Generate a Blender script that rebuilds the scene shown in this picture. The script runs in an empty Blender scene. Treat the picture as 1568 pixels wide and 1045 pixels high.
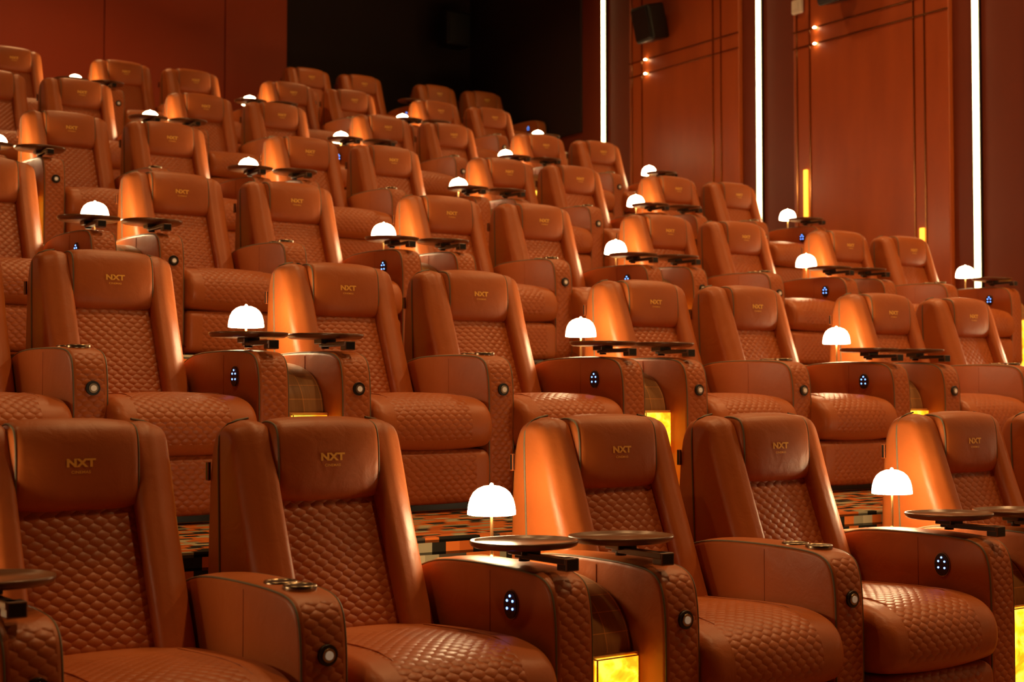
import bpy, bmesh, math, random
from mathutils import Vector, Matrix
from mathutils.bvhtree import BVHTree
random.seed(4)
sc = bpy.context.scene
COL = bpy.context.collection
try:
    sc.view_settings.view_transform = 'Standard'
    sc.view_settings.look = 'None'
except Exception:
    pass

# ---------------------------------------------------------------- layout constants (metres)
R, H, P = 2.2, 0.728, 1.948          # row spacing, riser, seat-pair pitch
AX, BX, Y0, LX = 3.415, 4.192, 4.36, 2.86
CAMZ = 1.25
XW = 11.95                            # right wall
YB = 18.9                             # back wall
ZC = 7.8                              # ceiling
XL, YF = -5.0, -7.0

# ---------------------------------------------------------------- materials
def new_mat(name):
    m = bpy.data.materials.new(name); m.use_nodes = True
    nt = m.node_tree
    b = nt.nodes['Principled BSDF']
    return m, nt, b
def N(nt, t, **kw):
    n = nt.nodes.new(t)
    for k, v in kw.items(): setattr(n, k, v)
    return n
def simple(name, col, rough=.5, metal=0, spec=.5, coat=0):
    m, nt, b = new_mat(name)
    b.inputs['Base Color'].default_value = (*col, 1)
    b.inputs['Roughness'].default_value = rough
    b.inputs['Metallic'].default_value = metal
    b.inputs['Specular IOR Level'].default_value = spec
    b.inputs['Coat Weight'].default_value = coat
    return m
def emis(name, col, s):
    m, nt, b = new_mat(name)
    b.inputs['Base Color'].default_value = (*col, 1)
    b.inputs['Emission Color'].default_value = (*col, 1)
    b.inputs['Emission Strength'].default_value = s
    b.inputs['Roughness'].default_value = .4
    return m
def leather(name, c1, c2, quilt=False, rough=.4):
    m, nt, b = new_mat(name)
    tc = N(nt, 'ShaderNodeTexCoord')
    nz = N(nt, 'ShaderNodeTexNoise'); nz.inputs['Scale'].default_value = 7; nz.inputs['Detail'].default_value = 4
    nt.links.new(tc.outputs['Object'], nz.inputs['Vector'])
    mx = N(nt, 'ShaderNodeMix', data_type='RGBA')
    mx.inputs[6].default_value = (*c1, 1); mx.inputs[7].default_value = (*c2, 1)
    nt.links.new(nz.outputs['Fac'], mx.inputs[0])
    gr = N(nt, 'ShaderNodeTexNoise'); gr.inputs['Scale'].default_value = 260; gr.inputs['Detail'].default_value = 2
    nt.links.new(tc.outputs['Object'], gr.inputs['Vector'])
    wr = N(nt, 'ShaderNodeTexNoise'); wr.inputs['Scale'].default_value = 12; wr.inputs['Detail'].default_value = 3
    wr.inputs['Distortion'].default_value = .6
    nt.links.new(tc.outputs['Object'], wr.inputs['Vector'])
    bp = N(nt, 'ShaderNodeBump'); bp.inputs['Strength'].default_value = .22; bp.inputs['Distance'].default_value = .0015
    nt.links.new(gr.outputs['Fac'], bp.inputs['Height'])
    bp0 = N(nt, 'ShaderNodeBump'); bp0.inputs['Strength'].default_value = .32; bp0.inputs['Distance'].default_value = .010
    nt.links.new(wr.outputs['Fac'], bp0.inputs['Height'])
    nt.links.new(bp0.outputs['Normal'], bp.inputs['Normal'])
    last = bp
    col = mx.outputs[2]
    if quilt:
        uv = N(nt, 'ShaderNodeUVMap'); uv.uv_map = 'UVMap'
        def cell(off):
            a = N(nt, 'ShaderNodeVectorMath', operation='MULTIPLY_ADD')
            a.inputs[1].default_value = (1/.045, 1/.042, 0); a.inputs[2].default_value = off
            nt.links.new(uv.outputs['UV'], a.inputs[0])
            f = N(nt, 'ShaderNodeVectorMath', operation='FRACTION'); nt.links.new(a.outputs[0], f.inputs[0])
            s = N(nt, 'ShaderNodeVectorMath', operation='SUBTRACT'); s.inputs[1].default_value = (.5, .5, 0)
            nt.links.new(f.outputs[0], s.inputs[0])
            w = N(nt, 'ShaderNodeVectorMath', operation='MULTIPLY'); w.inputs[1].default_value = (1, 1.35, 0)
            nt.links.new(s.outputs[0], w.inputs[0])
            d = N(nt, 'ShaderNodeVectorMath', operation='DOT_PRODUCT')
            nt.links.new(w.outputs[0], d.inputs[0]); nt.links.new(w.outputs[0], d.inputs[1])
            return d.outputs['Value']
        d1, d2 = cell((.5, .5, 0)), cell((0, 0, 0))
        mn = N(nt, 'ShaderNodeMath', operation='MINIMUM')
        nt.links.new(d1, mn.inputs[0]); nt.links.new(d2, mn.inputs[1])
        inv = N(nt, 'ShaderNodeMath', operation='MULTIPLY'); inv.inputs[1].default_value = -3.0
        nt.links.new(mn.outputs[0], inv.inputs[0])
        bq = N(nt, 'ShaderNodeBump'); bq.inputs['Strength'].default_value = 1; bq.inputs['Distance'].default_value = .0042
        nt.links.new(inv.outputs[0], bq.inputs['Height'])
        nt.links.new(bp.outputs['Normal'], bq.inputs['Normal'])
        last = bq
    nt.links.new(last.outputs['Normal'], b.inputs['Normal'])
    nt.links.new(col, b.inputs['Base Color'])
    b.inputs['Roughness'].default_value = rough
    b.inputs['Specular IOR Level'].default_value = .45
    return m
M = {}
M['leather'] = leather('leather', (.43, .107, .020), (.51, .136, .027), rough=.42)
M['shell'] = leather('leather_shell', (.38, .094, .018), (.45, .116, .023), rough=.48)
M['quilt'] = leather('quilted_leather', (.42, .102, .019), (.49, .124, .024), quilt=True, rough=.40)
M['piping'] = simple('piping', (.17, .135, .08), .55)
M['black'] = simple('black_plastic', (.010, .008, .007), .35)
M['metal'] = simple('dark_metal', (.35, .27, .18), .3, 1)
M['gold'] = simple('gold_print', (1.0, .56, .10), .35, .1)
M['brass'] = simple('brass', (.75, .48, .2), .28, 1)
M['trimbrass'] = simple('aged_brass_trim', (.42, .19, .07), .25, 1)
M['blue'] = emis('blue_led', (.14, .32, 1), 7)
M['btn'] = emis('button_glow', (.9, .75, .5), .12)
M['lampglintglow'] = emis('lamp_and_glint_glow', (1, .72, .38), 40)
M['strip'] = emis('led_strip_glow', (1, .72, .30), 13)
M['amber'] = emis('amber_glow', (1, .50, .04), 2.2)
M['tray'] = simple('dark_walnut_tray', (.17, .065, .022), .3, 0, .6)
M['darkwall'] = simple('dark_wall', (.020, .006, .004), .8)
M['white'] = simple('white_plastic', (.8, .72, .6), .5)
M['ceil'] = simple('ceiling_paint', (.04, .014, .008), .9)

def noisy(name, c1, c2, scale, rough, stretch=(1, 1, 1)):
    m, nt, b = new_mat(name)
    tc = N(nt, 'ShaderNodeTexCoord'); nz = N(nt, 'ShaderNodeTexNoise'); mp = N(nt, 'ShaderNodeMapping')
    mp.inputs['Scale'].default_value = stretch
    nz.inputs['Scale'].default_value = scale; nz.inputs['Detail'].default_value = 7
    nt.links.new(tc.outputs['Object'], mp.inputs[0]); nt.links.new(mp.outputs[0], nz.inputs['Vector'])
    mx = N(nt, 'ShaderNodeMix', data_type='RGBA')
    mx.inputs[6].default_value = (*c1, 1); mx.inputs[7].default_value = (*c2, 1)
    nt.links.new(nz.outputs['Fac'], mx.inputs[0]); nt.links.new(mx.outputs[2], b.inputs['Base Color'])
    b.inputs['Roughness'].default_value = rough
    return m
M['wallpanel'] = noisy('red_wood_wall_panel', (.31, .052, .008), (.53, .105, .018), 2.2, .40, (1, 2.0, .4))
M['wallbase'] = noisy('maroon_wall', (.15, .021, .004), (.19, .028, .005), 2, .55)
M['backwall'] = noisy('red_back_wall', (.44, .054, .009), (.52, .068, .012), 1.2, .6)

# onyx
m, nt, b = new_mat('backlit_onyx'); M['onyx'] = m
tc = N(nt, 'ShaderNodeTexCoord'); nz = N(nt, 'ShaderNodeTexNoise')
nz.inputs['Scale'].default_value = 9; nz.inputs['Detail'].default_value = 5; nz.inputs['Distortion'].default_value = 2.2
nt.links.new(tc.outputs['Object'], nz.inputs['Vector'])
cr = N(nt, 'ShaderNodeValToRGB'); cr.color_ramp.elements[0].position = .35; cr.color_ramp.elements[0].color = (1, .24, .005, 1)
cr.color_ramp.elements[1].position = .62; cr.color_ramp.elements[1].color = (1, .62, .05, 1)
e = cr.color_ramp.elements.new(.5); e.color = (1, .42, .010, 1)
nt.links.new(nz.outputs['Fac'], cr.inputs[0]); nt.links.new(cr.outputs[0], b.inputs['Emission Color'])
b.inputs['Base Color'].default_value = (.6, .3, .05, 1); b.inputs['Emission Strength'].default_value = 2.3
b.inputs['Roughness'].default_value = .3

# wood with fine grid
m, nt, b = new_mat('console_wood'); M['wood'] = m
tc = N(nt, 'ShaderNodeTexCoord'); mp = N(nt, 'ShaderNodeMapping'); mp.inputs['Scale'].default_value = (60, 4, 4)
nz = N(nt, 'ShaderNodeTexNoise'); nz.inputs['Scale'].default_value = 1.5; nz.inputs['Detail'].default_value = 6
nt.links.new(tc.outputs['Object'], mp.inputs[0]); nt.links.new(mp.outputs[0], nz.inputs['Vector'])
uv = N(nt, 'ShaderNodeUVMap'); uv.uv_map = 'UVMap'
bk = N(nt, 'ShaderNodeTexBrick'); bk.offset = 0
bk.inputs['Scale'].default_value = 1; bk.inputs['Brick Width'].default_value = .09; bk.inputs['Row Height'].default_value = .07
bk.inputs['Mortar Size'].default_value = .0014
bk.inputs['Color1'].default_value = (1, 1, 1, 1); bk.inputs['Color2'].default_value = (.8, .8, .8, 1); bk.inputs['Mortar'].default_value = (1.9, 1.7, 1.3, 1)
nt.links.new(uv.outputs['UV'], bk.inputs['Vector'])
mx = N(nt, 'ShaderNodeMix', data_type='RGBA'); mx.inputs[6].default_value = (.34, .16, .055, 1); mx.inputs[7].default_value = (.52, .28, .11, 1)
nt.links.new(nz.outputs['Fac'], mx.inputs[0])
ml = N(nt, 'ShaderNodeMix', data_type='RGBA', blend_type='MULTIPLY'); ml.inputs[0].default_value = 1
nt.links.new(mx.outputs[2], ml.inputs[6]); nt.links.new(bk.outputs['Color'], ml.inputs[7])
nt.links.new(ml.outputs[2], b.inputs['Base Color']); b.inputs['Roughness'].default_value = .35

# carpet: woven dashes in bands
m, nt, b = new_mat('patterned_carpet'); M['carpet'] = m
tc = N(nt, 'ShaderNodeTexCoord'); sp = N(nt, 'ShaderNodeSeparateXYZ'); nt.links.new(tc.outputs['Object'], sp.inputs[0])
ad = N(nt, 'ShaderNodeMath', operation='ADD'); nt.links.new(sp.outputs['Y'], ad.inputs[0]); nt.links.new(sp.outputs['Z'], ad.inputs[1])
def mth(op, a, bv=None):
    n = N(nt, 'ShaderNodeMath', operation=op)
    if isinstance(a, (int, float)): n.inputs[0].default_value = a
    else: nt.links.new(a, n.inputs[0])
    if bv is not None:
        if isinstance(bv, (int, float)): n.inputs[1].default_value = bv
        else: nt.links.new(bv, n.inputs[1])
    return n.outputs[0]
iy = mth('FLOOR', mth('MULTIPLY', ad.outputs[0], 1/.045))
ix = mth('FLOOR', mth('MULTIPLY', mth('ADD', sp.outputs['X'], mth('MULTIPLY', mth('MODULO', iy, 2.0), .03)), 1/.06))
bx = mth('FLOOR', mth('MULTIPLY', sp.outputs['X'], 1/.45)); by = mth('FLOOR', mth('MULTIPLY', ad.outputs[0], 1/.33))
cb = N(nt, 'ShaderNodeCombineXYZ'); nt.links.new(mth('ADD', ix, mth('MULTIPLY', bx, 7.0)), cb.inputs[0]); nt.links.new(iy, cb.inputs[1]); nt.links.new(by, cb.inputs[2])
wn = N(nt, 'ShaderNodeTexWhiteNoise'); wn.noise_dimensions = '3D'; nt.links.new(cb.outputs[0], wn.inputs['Vector'])
cr = N(nt, 'ShaderNodeValToRGB'); cr.color_ramp.interpolation = 'CONSTANT'
els = cr.color_ramp.elements; els[0].position = 0; els[0].color = (.02, .017, .012, 1); els[1].position = .20; els[1].color = (.66, .17, .03, 1)
for p_, c_ in ((.5, (.34, .31, .19, 1)), (.68, (.08, .06, .04, 1)), (.76, (.52, .12, .02, 1)), (.92, (.50, .44, .27, 1))):
    e = els.new(p_); e.color = c_
nt.links.new(wn.outputs['Value'], cr.inputs[0])
fr = mth('FRACT', mth('MULTIPLY', ad.outputs[0], 1/.045)); gap = mth('GREATER_THAN', fr, .22)
gm = mth('ADD', mth('MULTIPLY', gap, .8), .2)
ml = N(nt, 'ShaderNodeVectorMath', operation='SCALE'); nt.links.new(cr.outputs[0], ml.inputs[0]); nt.links.new(gm, ml.inputs['Scale'])
nt.links.new(ml.outputs[0], b.inputs['Base Color']); b.inputs['Roughness'].default_value = .95; b.inputs['Specular IOR Level'].default_value = .1

# ---------------------------------------------------------------- mesh builder
def chaikin(pts, n=3):
    for _ in range(n):
        q = []
        for i in range(len(pts)):
            a, b_ = pts[i], pts[(i+1) % len(pts)]
            q.append((a[0]*.75+b_[0]*.25, a[1]*.75+b_[1]*.25))
            q.append((a[0]*.25+b_[0]*.75, a[1]*.25+b_[1]*.75))
        pts = q
    return pts
class MB:
    def __init__(s):
        s.bm = bmesh.new(); s.uv = s.bm.loops.layers.uv.new('UVMap'); s.names = []
    def mi(s, n):
        if n not in s.names: s.names.append(n)
        return s.names.index(n)
    def loft(s, prof, x0, x1, r, mat, crown=0, nx=6, piping=None, it=2, pr=.0035, sides=(0, 1), warp=None, cpow=2):
        bm = s.bm; pts = chaikin(prof, it)
        A = sum(pts[i][0]*pts[(i+1) % len(pts)][1]-pts[(i+1) % len(pts)][0]*pts[i][1] for i in range(len(pts)))
        if A < 0: pts = pts[::-1]
        n = len(pts); nr = []
        for i in range(n):
            a, c = pts[i-1], pts[(i+1) % n]; dx, dy = c[0]-a[0], c[1]-a[1]; L = math.hypot(dx, dy) or 1
            nr.append((dy/L, -dx/L))
        arc = [0]
        for i in range(n):
            a, c = pts[i], pts[(i+1) % n]; arc.append(arc[-1]+math.hypot(c[0]-a[0], c[1]-a[1]))
        st = []
        K = 5
        for k in range(K):
            t = k/K*math.pi/2; st.append((x0+r-r*math.cos(t), -(r-r*math.sin(t))))
        for k in range(nx+1):
            u = k/nx; x = x0+r+(x1-x0-2*r)*u; st.append((x, crown*(1-abs(2*u-1)**cpow)))
        for k in range(K-1, -1, -1):
            t = k/K*math.pi/2; st.append((x1-r+r*math.cos(t), -(r-r*math.sin(t))))
        W = warp or (lambda x, y, z: (x, y, z))
        rings = []
        for x, o in st:
            rings.append([bm.verts.new(W(x, pts[i][0]+nr[i][0]*o, pts[i][1]+nr[i][1]*o)) for i in range(n)])
        for a in range(len(st)-1):
            for i in range(n):
                j = (i+1) % n
                vs = [rings[a][i], rings[a][j], rings[a+1][j], rings[a+1][i]]
                f = bm.faces.new(vs)
                cx = (st[a][0]+st[a+1][0])/2; cy = (pts[i][0]+pts[j][0])/2; cz = (pts[i][1]+pts[j][1])/2
                mn = mat(cx, cy, cz, nr[i]) if callable(mat) else mat
                f.material_index = s.mi(mn); f.smooth = True
                us = [(st[a][0], arc[i]), (st[a][0], arc[i+1]), (st[a+1][0], arc[i+1]), (st[a+1][0], arc[i])]
                for l, u_ in zip(f.loops, us): l[s.uv].uv = u_
        cm = mat(x0, 0, 0, (0, 0)) if callable(mat) else mat
        for rg, fl in ((rings[0], True), (rings[-1], False)):
            f = bm.faces.new(rg[::-1] if fl else rg); f.material_index = s.mi(cm); f.smooth = True
        if piping:
            for sd in sides:
                x = x0+.3*r if sd == 0 else x1-.3*r
                o = -.3*r+.0005
                s.tube([W(x, pts[i][0]+nr[i][0]*o, pts[i][1]+nr[i][1]*o) for i in range(0, n)], pr, piping, True)
    def tube(s, P3, rad, mat, closed=False, k=5):
        bm = s.bm; n = len(P3); rings = []
        for i in range(n):
            a = Vector(P3[i-1] if (closed or i > 0) else P3[i]); c = Vector(P3[(i+1) % n] if (closed or i < n-1) else P3[i])
            t = (c-a).normalized(); up = Vector((1, 0, 0)) if abs(t.x) < .9 else Vector((0, 0, 1))
            u = t.cross(up).normalized(); v = t.cross(u)
            rings.append([bm.verts.new(Vector(P3[i])+rad*(math.cos(2*math.pi*q/k)*u+math.sin(2*math.pi*q/k)*v)) for q in range(k)])
        for i in range(n if closed else n-1):
            j = (i+1) % n
            for q in range(k):
                w = (q+1) % k
                f = bm.faces.new((rings[i][q], rings[i][w], rings[j][w], rings[j][q])); f.smooth = True; f.material_index = s.mi(mat)
    def box(s, c, d, mat, bev=.003, seg=2, rot=None):
        bm = s.bm
        ret = bmesh.ops.create_cube(bm, size=1)
        vs = ret['verts']
        for v in vs: v.co = Vector((v.co.x*d[0], v.co.y*d[1], v.co.z*d[2]))
        if rot: bmesh.ops.rotate(bm, verts=vs, cent=(0, 0, 0), matrix=rot)
        for v in vs: v.co += Vector(c)
        fs = set(f for v in vs for f in v.link_faces)
        for f in fs: f.material_index = s.mi(mat)
        if bev:
            es = list(set(e for v in vs for e in v.link_edges))
            bmesh.ops.bevel(bm, geom=es, offset=bev, segments=seg, affect='EDGES', profile=.5)
    def cyl(s, c, axis, r, h, mat, k=20, r2=None):
        bm = s.bm
        q = Vector((0, 0, 1)).rotation_difference(Vector(axis)).to_matrix().to_4x4()
        ret = bmesh.ops.create_cone(bm, cap_ends=True, segments=k, radius1=r, radius2=r if r2 is None else r2, depth=h, matrix=Matrix.Translation(c) @ q)
        for f in set(f for v in ret['verts'] for f in v.link_faces):
            f.material_index = s.mi(mat); f.smooth = len(f.verts) == 4
    def revolve(s, prof, c, mat, k=28, sx=1, sy=1, e=2):
        bm = s.bm; rings = []
        for r, z in prof:
            ring = []
            for q in range(k):
                t = 2*math.pi*q/k; ct, stn = math.cos(t), math.sin(t)
                x = math.copysign(abs(ct)**(2/e), ct); y = math.copysign(abs(stn)**(2/e), stn)
                ring.append(bm.verts.new((c[0]+r*sx*x, c[1]+r*sy*y, c[2]+z)))
            rings.append(ring)
        for a in range(len(prof)-1):
            for q in range(k):
                w = (q+1) % k
                f = bm.faces.new((rings[a][q], rings[a][w], rings[a+1][w], rings[a+1][q])); f.smooth = True; f.material_index = s.mi(mat)
        for rg, fl in ((rings[0], True), (rings[-1], False)):
            f = bm.faces.new(rg[::-1] if fl else rg); f.material_index = s.mi(mat)
    def disc_ellipse(s, c, axis_x, ry, rz, th, mat, k=24):
        bm = s.bm
        a = [bm.verts.new((c[0], c[1]+ry*math.cos(2*math.pi*q/k), c[2]+rz*math.sin(2*math.pi*q/k))) for q in range(k)]
        b_ = [bm.verts.new((c[0]-th, v.co.y, v.co.z)) for v in a]
        f = bm.faces.new(b_); f.material_index = s.mi(mat)
        for q in range(k):
            w = (q+1) % k; f = bm.faces.new((a[q], a[w], b_[w], b_[q])); f.material_index = s.mi(mat)
    def finish(s, name, fix=True):
        if fix: bmesh.ops.recalc_face_normals(s.bm, faces=s.bm.faces)
        me = bpy.data.meshes.new(name); s.bm.to_mesh(me); s.bm.free()
        for n in s.names: me.materials.append(M[n])
        return me
def put(me, name, loc, rz=0, parent=None):
    o = bpy.data.objects.new(name, me); COL.objects.link(o); o.rotation_euler = (0, 0, rz)
    if parent:
        o.parent = parent; loc = Vector(loc)-parent.location
    o.location = loc
    return o

# ---------------------------------------------------------------- recliner
AW = .15
ARMX = {'L': -.390, 'C': .398, 'R': .412}
PIL = [(-.012, 1.06), (-.009, 1.10), (-.001, 1.14), (.018, 1.168), (.06, 1.179), (.11, 1.178), (.16, 1.15), (.17, 1.05), (.15, .95), (.10, .916), (.042, .913), (.006, .921), (-.010, .95), (-.013, 1.0)]
PK = dict(crown=.008, nx=10, cpow=3)
def text_mesh(body, size, bold):
    cu = bpy.data.curves.new('t', 'FONT'); cu.body = body; cu.size = size; cu.align_x = 'CENTER'; cu.offset = bold; cu.resolution_u = 3
    cu.space_character = 1.05
    o = bpy.data.objects.new('t', cu); COL.objects.link(o)
    dg = bpy.context.evaluated_depsgraph_get(); me = bpy.data.meshes.new_from_object(o.evaluated_get(dg))
    bpy.data.objects.remove(o)
    return me
T1 = text_mesh('NXT', .032, .0016); T2 = text_mesh('CINEMAS', .0115, .0002)
def arm(mb, xc, kind):
    prof = [(.12, 0), (.13, .42), (.10, .58), (.03, .67), (-.08, .712), (-.22, .726), (-.45, .727), (-.62, .720), (-.69, .706), (-.728, .672), (-.745, .60), (-.750, .50), (-.750, .25), (-.750, 0), (-.3, 0)]
    def mt(x, y, z, n): return 'quilt' if (y < -.70 and abs(x-xc) < .058 and z < .700 and n[0] < -.5) else 'leather'
    mb.loft(prof, xc-AW/2, xc+AW/2, .018, mt, crown=.003, nx=8, piping='piping')
    for sx in (-1, 1):
        mb.tube([(xc+sx*(AW/2+.0005), -.42, z) for z in (.10, .30, .50, .66, .705)], .0015, 'shell', False, 4)
    if kind in ('L', 'C'):
        c = (xc+.005, -.753, .556)
        mb.cyl(c, (0, -1, 0), .029, .012, 'black', 24)
        mb.cyl((c[0], c[1]-.006, c[2]), (0, -1, 0), .019, .008, 'metal', 24)
        mb.cyl((c[0], c[1]-.010, c[2]), (0, -1, 0), .012, .006, 'btn', 20)
    if kind == 'C':
        for y in (-.50, -.61):
            mb.revolve([(.046, .7), (.048, .728), (.046, .732), (.041, .732), (.039, .728), (.038, .727)], (xc, y, 0), 'metal', 26)
            mb.cyl((xc, y, .7285), (0, 0, 1), .039, .002, 'black', 26)
    if kind == 'R':
        x = xc-AW/2-.002
        mb.disc_ellipse((x, -.535, .61), 0, .035, .046, .004, 'metal')
        mb.disc_ellipse((x-.003, -.535, .61), 0, .032, .043, .004, 'black')
        for dy, dz in ((-.014, .012), (.014, .012), (-.014, -.012), (.014, -.012), (0, .027)):
            mb.disc_ellipse((x-.0065, -.535+dy, .61+dz), 0, .0038, .0038, .002, 'blue', 8)
def wingwarp(x, y, z):
    a = max(0, abs(x)-.185)
    fr = max(0, min(1, (.20-y)/.25))
    return (x, y+.30*a*fr, z-.10*a*(1 if z > 1.0 else 0)*(z-1.0)/.17)
def chair(kinds):
    mb = MB()
    mb.loft([(-.08, .05), (-.10, .40), (-.03, .65), (.05, .90), (.09, 1.08), (.13, 1.150), (.19, 1.145), (.232, 1.05), (.25, .6), (.24, .05)], -.265, .265, .03, 'shell', nx=2)
    mb.loft([(-.175, .44), (-.090, .65), (-.015, .84), (.040, .98), (.09, 1.0), (.08, .90), (.02, .7), (-.06, .44)], -.197, .197, .025, 'quilt', crown=.010, nx=8)
    W = [(-.240, .42), (-.162, .62), (-.086, .82), (-.020, 1.00), (.014, 1.10), (.040, 1.155), (.080, 1.175), (.15, 1.176), (.21, 1.15), (.245, 1.04), (.262, .70), (.258, .10), (.0, .10), (-.15, .30)]
    mb.loft(W, -.314, -.180, .040, 'leather', crown=.006, nx=5, warp=wingwarp)
    mb.loft(W, .180, .314, .040, 'leather', crown=.006, nx=5, warp=wingwarp)
    # side seam piping where bolster meets back shell
    for sx in (-1, 1):
        mb.tube([(sx*.3150, .135, .50), (sx*.3150, .145, .75), (sx*.3155, .155, 1.0), (sx*.3150, .157, 1.08), (sx*.3130, .156, 1.120), (sx*.304, .152, 1.144), (sx*.288, .146, 1.162), (sx*.262, .142, 1.174), (sx*.22, .140, 1.181)], .0042, 'piping')
    mb.loft(PIL, -.195, .195, .032, 'leather', piping='piping', pr=.0038, **PK)
    tmp = MB(); tmp.loft(PIL, -.195, .195, .032, 'leather', **PK); bv = BVHTree.FromBMesh(tmp.bm); tmp.bm.free()
    for tm, z0, sxx in ((T1, 1.046, 1.28), (T2, 1.026, 1.2)):
        vm = []
        for v in tm.vertices:
            x, z = v.co.x*sxx, z0+v.co.y
            hit = bv.ray_cast(Vector((x, -1, z)), Vector((0, 1, 0)))
            y = hit[0].y if hit[0] else 0
            vm.append(mb.bm.verts.new((x, y-.0018, z)))
        for p in tm.polygons:
            try:
                f = mb.bm.faces.new([vm[i] for i in p.vertices]); f.material_index = mb.mi('gold')
            except ValueError: pass
    def ms(x, y, z, n): return 'quilt' if (abs(x) < .205 and y < -.33 and (n[1] > -.3) and z > .29) else 'leather'
    mb.loft([(.0, .50), (-.25, .520), (-.50, .530), (-.64, .528), (-.74, .505), (-.795, .455), (-.812, .38), (-.795, .31), (-.74, .285), (-.3, .28), (0, .28)], -.312, .320, .045, ms, crown=.014, nx=12, it=3)
    for sx in (-1, 1):
        mb.tube([(sx*.207, y, z) for y, z in ((-.24, .5275), (-.4, .5335), (-.52, .537), (-.63, .534), (-.70, .520), (-.755, .485), (-.785, .44), (-.803, .39))], .0022, 'shell')
    def mf(x, y, z, n): return 'quilt' if (abs(x) < .24 and y < -.75) else 'leather'
    mb.loft([(-.72, .285), (-.775, .27), (-.785, .22), (-.782, .08), (-.77, .045), (-.70, .04), (-.30, .04), (-.3, .285)], -.306, .314, .03, mf, crown=.008, nx=10)
    mb.box((0, -.25, .03), (.56, .85, .06), 'black', .004)
    for k in kinds:
        arm(mb, ARMX[k], k)
    mb.box((-.318, .225, 1.01), (.012, .018, .062), 'black', .003)
    return mb.finish('recliner_chair')
ME_A = chair(['L', 'C']); ME_B = chair(['R'])

# console
mb = MB()
mb.loft([(.20, 0), (.20, .60), (.20, .685), (.10, .688), (-.20, .684), (-.40, .670), (-.54, .625), (-.61, .55), (-.632, .48), (-.635, .45), (-.635, .2), (-.635, 0)], -.100, .100, .006, 'wood', nx=3)
mb.box((.006, -.650, .228), (.188, .035, .45), 'brass', .004)
mb.box((.006, -.662, .228), (.172, .035, .434), 'onyx', .004)
ME_C = mb.finish('console_cabinet')
# lamp
mb = MB()
mb.revolve([(.042, .0), (.043, .006), (.040, .012), (.010, .016), (.006, .03), (.005, .20), (.005, .245)], (0, 0, 0), 'brass', 20)
mb.revolve([(.077, .158), (.083, .160), (.0825, .172), (.080, .192), (.074, .214), (.063, .234), (.047, .248), (.027, .2565), (.004, .259)], (0, 0, 0), 'lampglintglow', 32)
mb.revolve([(.007, .257), (.007, .262), (.004, .266), (.002, .267)], (0, 0, 0), 'lampglintglow', 12)
ME_L = mb.finish('table_lamp')
# tray
mb = MB()
mb.revolve([(.05, -.018), (.90, -.016), (.97, -.010), (1.0, 0), (.995, .006), (.965, .006), (.94, -.001), (.02, -.002)], (0, 0, 0), 'tray', 48, .172, .150, 2.3)
mb.box((0, 0, -.028), (.075, .075, .022), 'black', .003)
mb.box((0, -.10, -.042), (.034, .26, .020), 'black', .003)
mb.box((.01, -.21, -.052), (.05, .05, .040), 'black', .004)
mb.cyl((0, .0, -.045), (0, 0, 1), .018, .03, 'black', 14)
ME_T = mb.finish('swivel_tray_table')

ROT = math.radians(3.5)
SHIFT = {('A', -1): -.075, ('B', -1): -.032, ('L', 0): -.040, ('C', 0): -.026, ('A', 0): -.020, ('A', -2): -.14, ('B', -2): -.11, ('L', -1): -.10, ('C', -1): -.10}
def place_row(i, js, lamps, dx=0, lampson=True):
    yo, zo = Y0+R*i, H*i
    def tw(k, j): return SHIFT.get((k, j), 0) if i == 0 else 0   # first row is spaced a little wider at its near end
    for j in js:
        put(ME_A, 'recliner_chair', (AX+P*j+dx+tw('A', j), yo, zo), ROT+random.uniform(-.003, .003))
        put(ME_B, 'recliner_chair', (BX+P*j+dx+tw('B', j), yo, zo), ROT+random.uniform(-.003, .003))
    for j in lamps:
        x = LX+P*j+dx+tw('L', j)
        put(ME_C, 'console_cabinet', (LX+P*j+dx+tw('C', j)-.015, yo, zo), ROT)
        if lampson:
            put(ME_L, 'table_lamp', (x-(.02 if i == 0 else 0), yo-.06, zo+.688), random.uniform(0, 3))
        if (j-1) in js: put(ME_T, 'swivel_tray_table', (x-.175, yo-.485, zo+.797), random.uniform(-.05, .05))
        if j in js: put(ME_T, 'swivel_tray_table', (x+.180, yo-.52, zo+.797), random.uniform(-.05, .05))
for i in range(6):
    place_row(i, [-2, -1, 0, 1, 2, 3], [-2, -1, 0, 1, 2, 3, 4])
place_row(6, [3, 4], [4], dx=-.64, lampson=False)

# ---------------------------------------------------------------- room shell
def prism_yz(name, prof, x0, x1, mat):
    bm = bmesh.new()
    a = [bm.verts.new((x0, y, z)) for y, z in prof]; b_ = [bm.verts.new((x1, y, z)) for y, z in prof]
    n = len(prof)
    bm.faces.new(a); bm.faces.new(b_[::-1])
    for i in range(n):
        j = (i+1) % n; bm.faces.new((a[j], a[i], b_[i], b_[j]))
    bmesh.ops.recalc_face_normals(bm, faces=bm.faces)
    me = bpy.data.meshes.new(name); bm.to_mesh(me); bm.free(); me.materials.append(M[mat])
    return put(me, name, (0, 0, 0))
prof = [(YF, -.2), (YF, 0)]
for i in range(1, 7):
    y = Y0+R*(i-1)+.42
    prof += [(y, H*(i-1)), (y, H*i)]
prof += [(YB, H*6), (YB, -.2)]
prism_yz('floor', prof, XL, XW, 'carpet')
for i in range(1, 6):
    y = Y0+R*(i-1)+.42
    mb = MB(); mb.box((LX+4*P+.78, y-.25, H*(i-1)+H/4), (.80, .5, H/2), 'carpet', .01)
    put(mb.finish('aisle_step'), 'aisle_step', (0, 0, 0))
def slab(name, c, d, mat, bev=0, parent=None):
    mb = MB(); mb.box((0, 0, 0), d, mat, bev); return put(mb.finish(name), name, c, 0, parent)
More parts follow.
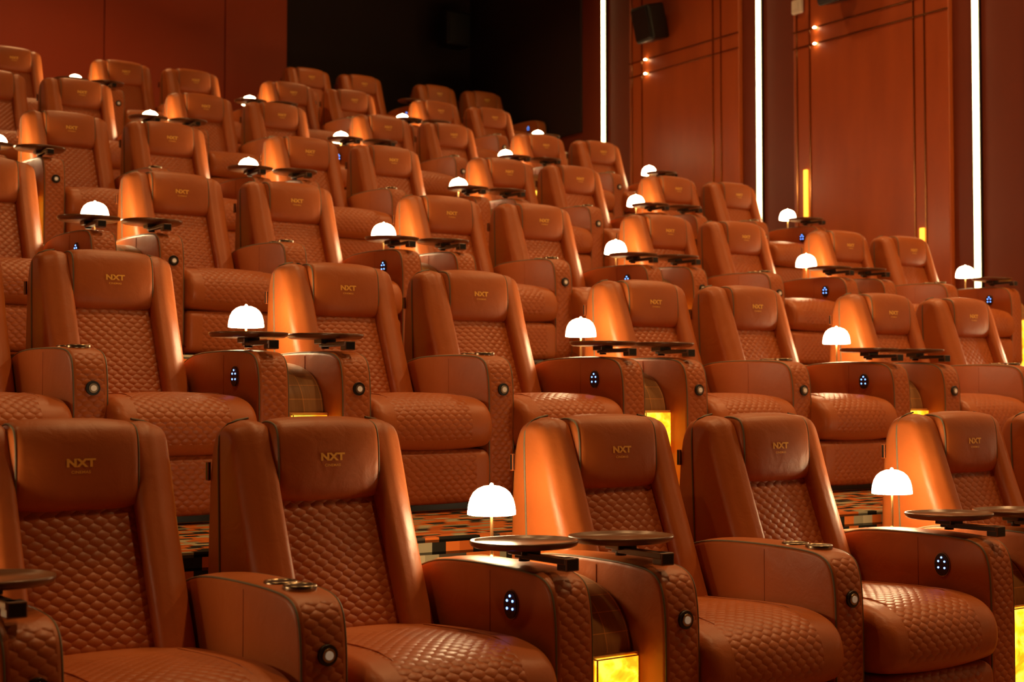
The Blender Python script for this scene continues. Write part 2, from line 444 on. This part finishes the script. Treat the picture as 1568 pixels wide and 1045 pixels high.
slab('ceiling', ((XL+XW)/2, (YF+YB)/2, ZC+.1), (XW-XL, YB-YF, .2), 'ceil')
WR = slab('wall_right', (XW+.1, (YF+YB)/2, ZC/2), (.2, YB-YF, ZC), 'wallbase')
slab('wall_left', (XL-.1, (YF+YB)/2, ZC/2), (.2, YB-YF, ZC), 'wallbase')
slab('wall_front', ((XL+XW)/2, YF-.1, ZC/2), (XW-XL, .2, ZC), 'darkwall')
WB = slab('wall_back', ((XL+XW)/2, YB+.1, ZC/2), (XW-XL, .2, ZC), 'darkwall')
mb = MB()
edges = [XL, -1.2, 1.2, 3.4, 4.75, 6.28, 7.94, 8.86]
for a, b_ in zip(edges[:-1], edges[1:]):
    mb.box(((a+b_)/2, YB-.05, (ZC+H*6)/2), (b_-a-.012, .10, ZC-H*6-.01), 'backwall', .006)
put(mb.finish('panels'), 'panels', (0, 0, 0), 0, WB)
slab('dark_panel', (XW-.015, (16.1+YB)/2, (ZC+H*5.5)/2+.4), (.03, YB-16.1-.02, ZC-H*5.5-.82), 'darkwall', .004, WR)  # rear end of the right wall, darker than the rest
strips = [15.6, 12.65, 9.58, 6.5, 3.45, .4, -2.6]
for k, ys in enumerate(strips):
    mb = MB(); mb.box((XW-.016, ys, ZC/2+.3), (.03, .10, ZC-1.0), 'black', .003)
    mb.box((XW-.034, ys, ZC/2+.3), (.02, .066, ZC-1.1), 'strip', .004)
    put(mb.finish('led_strip'), 'led_strip', (0, 0, 0), 0, WR)
    y1 = ys-.60; y0 = (strips[k+1]+.30) if k+1 < len(strips) else YF+.3
    if y1 <= y0: continue
    t = .07
    mb = MB()
    mb.box((XW-t/2, (y0+y1)/2, ZC/2), (t, y1-y0, ZC-.02), 'wallpanel', .01)
    put(mb.finish('panel'), 'panel', (0, 0, 0), 0, WR)
    mb = MB()
    zt = 5.34 if k == 0 else 5.14
    for yy in (y0+.30, y0+.44, y1-.26, y1-.06):
        mb.box((XW-t-.004, yy, ZC/2), (.014, .016, ZC-.1), 'trimbrass', .002)
    for zz in (zt, zt+.18):
        mb.box((XW-t-.006, (y0+y1)/2, zz), (.014, y1-y0, .016), 'trimbrass', .002)
    for yy in (y1-.36,):  # glowing studs painted in as bright glints on the brass trim
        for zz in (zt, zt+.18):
            mb.revolve([(.016, 0), (.019, .004), (.011, .012), (.003, .016)], (XW-t-.030, yy, zz-.01), 'lampglintglow', 12)
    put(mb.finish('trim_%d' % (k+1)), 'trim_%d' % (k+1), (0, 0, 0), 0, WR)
for yy, z0, z1 in ((11.85, 3.20, 3.76), (10.22, 2.50, 2.96), (9.02, 1.50, 2.03)):  # glow strips imitate lamp reflections in the trim; last one a lit panel
    slab('amber_glow_strip', (XW-.09, yy, (z0+z1)/2), (.03, .05, z1-z0), 'amber', .006)
for yy, zz in ((14.3, 5.88), (11.2, 5.68), (8.2, 5.68)):
    mb = MB(); rt = Matrix.Rotation(math.radians(-14), 3, 'Y')
    mb.box((0, 0, 0), (.28, .34, .44), 'black', .03, 3, rt)
    mb.box((-.145, 0, -.035), (.012, .29, .38), 'black', .004, 2, rt)
    mb.box((.16, 0, 0), (.14, .08, .10), 'black', .006)
    put(mb.finish('wall_speaker'), 'wall_speaker', (XW-.30, yy, zz))
mb = MB(); mb.box((0, 0, 0), (.05, .16, .16), 'white', .02, 3); mb.box((-.03, 0, 0), (.02, .08, .08), 'white', .008)
put(mb.finish('wall_sensor'), 'wall_sensor', (XW-.10, 11.95, 5.60))
mb = MB(); mb.box((0, 0, 0), (.42, .3, .50), 'black', .03, 3); mb.box((0, -.16, 0), (.36, .02, .44), 'black', .006)
mb.box((0, .26, 0), (.10, .26, .10), 'black', .006)
put(mb.finish('wall_speaker'), 'wall_speaker', (XW-.6, YB-.45, 6.6))

# ---------------------------------------------------------------- lights
def down(x, y, pw, z=ZC-.03, size=.30):
    mb = MB(); mb.revolve([(.10, .0), (.13, .0), (.135, .02), (.10, .028)], (0, 0, 0), 'metal', 20)
    put(mb.finish('ceiling_downlight'), 'ceiling_downlight', (x, y, z))
    l = bpy.data.lights.new('downlight', 'AREA'); l.shape = 'DISK'; l.size = size; l.energy = pw; l.color = (1, .54, .21)
    l.spread = math.radians(130)
    o = bpy.data.objects.new('downlight', l); COL.objects.link(o); o.location = (x, y, z-.02)
for y, pw in ((2.6, 90), (5.6, 82), (9.0, 53), (12.5, 33)):
    down(4.6, y, pw*.66)
    down(9.6, y, pw)
down(5.2, 16.3, 40); down(9.3, 16.0, 20)
down(-.4, 5.0, 34); down(.5, 13.5, 26)
w = bpy.data.worlds.new('world'); sc.world = w; w.use_nodes = True
w.node_tree.nodes['Background'].inputs[0].default_value = (.03, .012, .005, 1)
w.node_tree.nodes['Background'].inputs[1].default_value = .3

# ---------------------------------------------------------------- camera
cam = bpy.data.cameras.new('camera'); co = bpy.data.objects.new('camera', cam); COL.objects.link(co)
co.location = (0, 0, CAMZ); co.rotation_euler = (math.pi/2+.0373, 0, -.5908)
cam.lens = 2288.5/1568*36; cam.sensor_width = 36; cam.clip_end = 100
cam.dof.use_dof = True; cam.dof.focus_distance = 5.8; cam.dof.aperture_fstop = 4.0
sc.camera = co
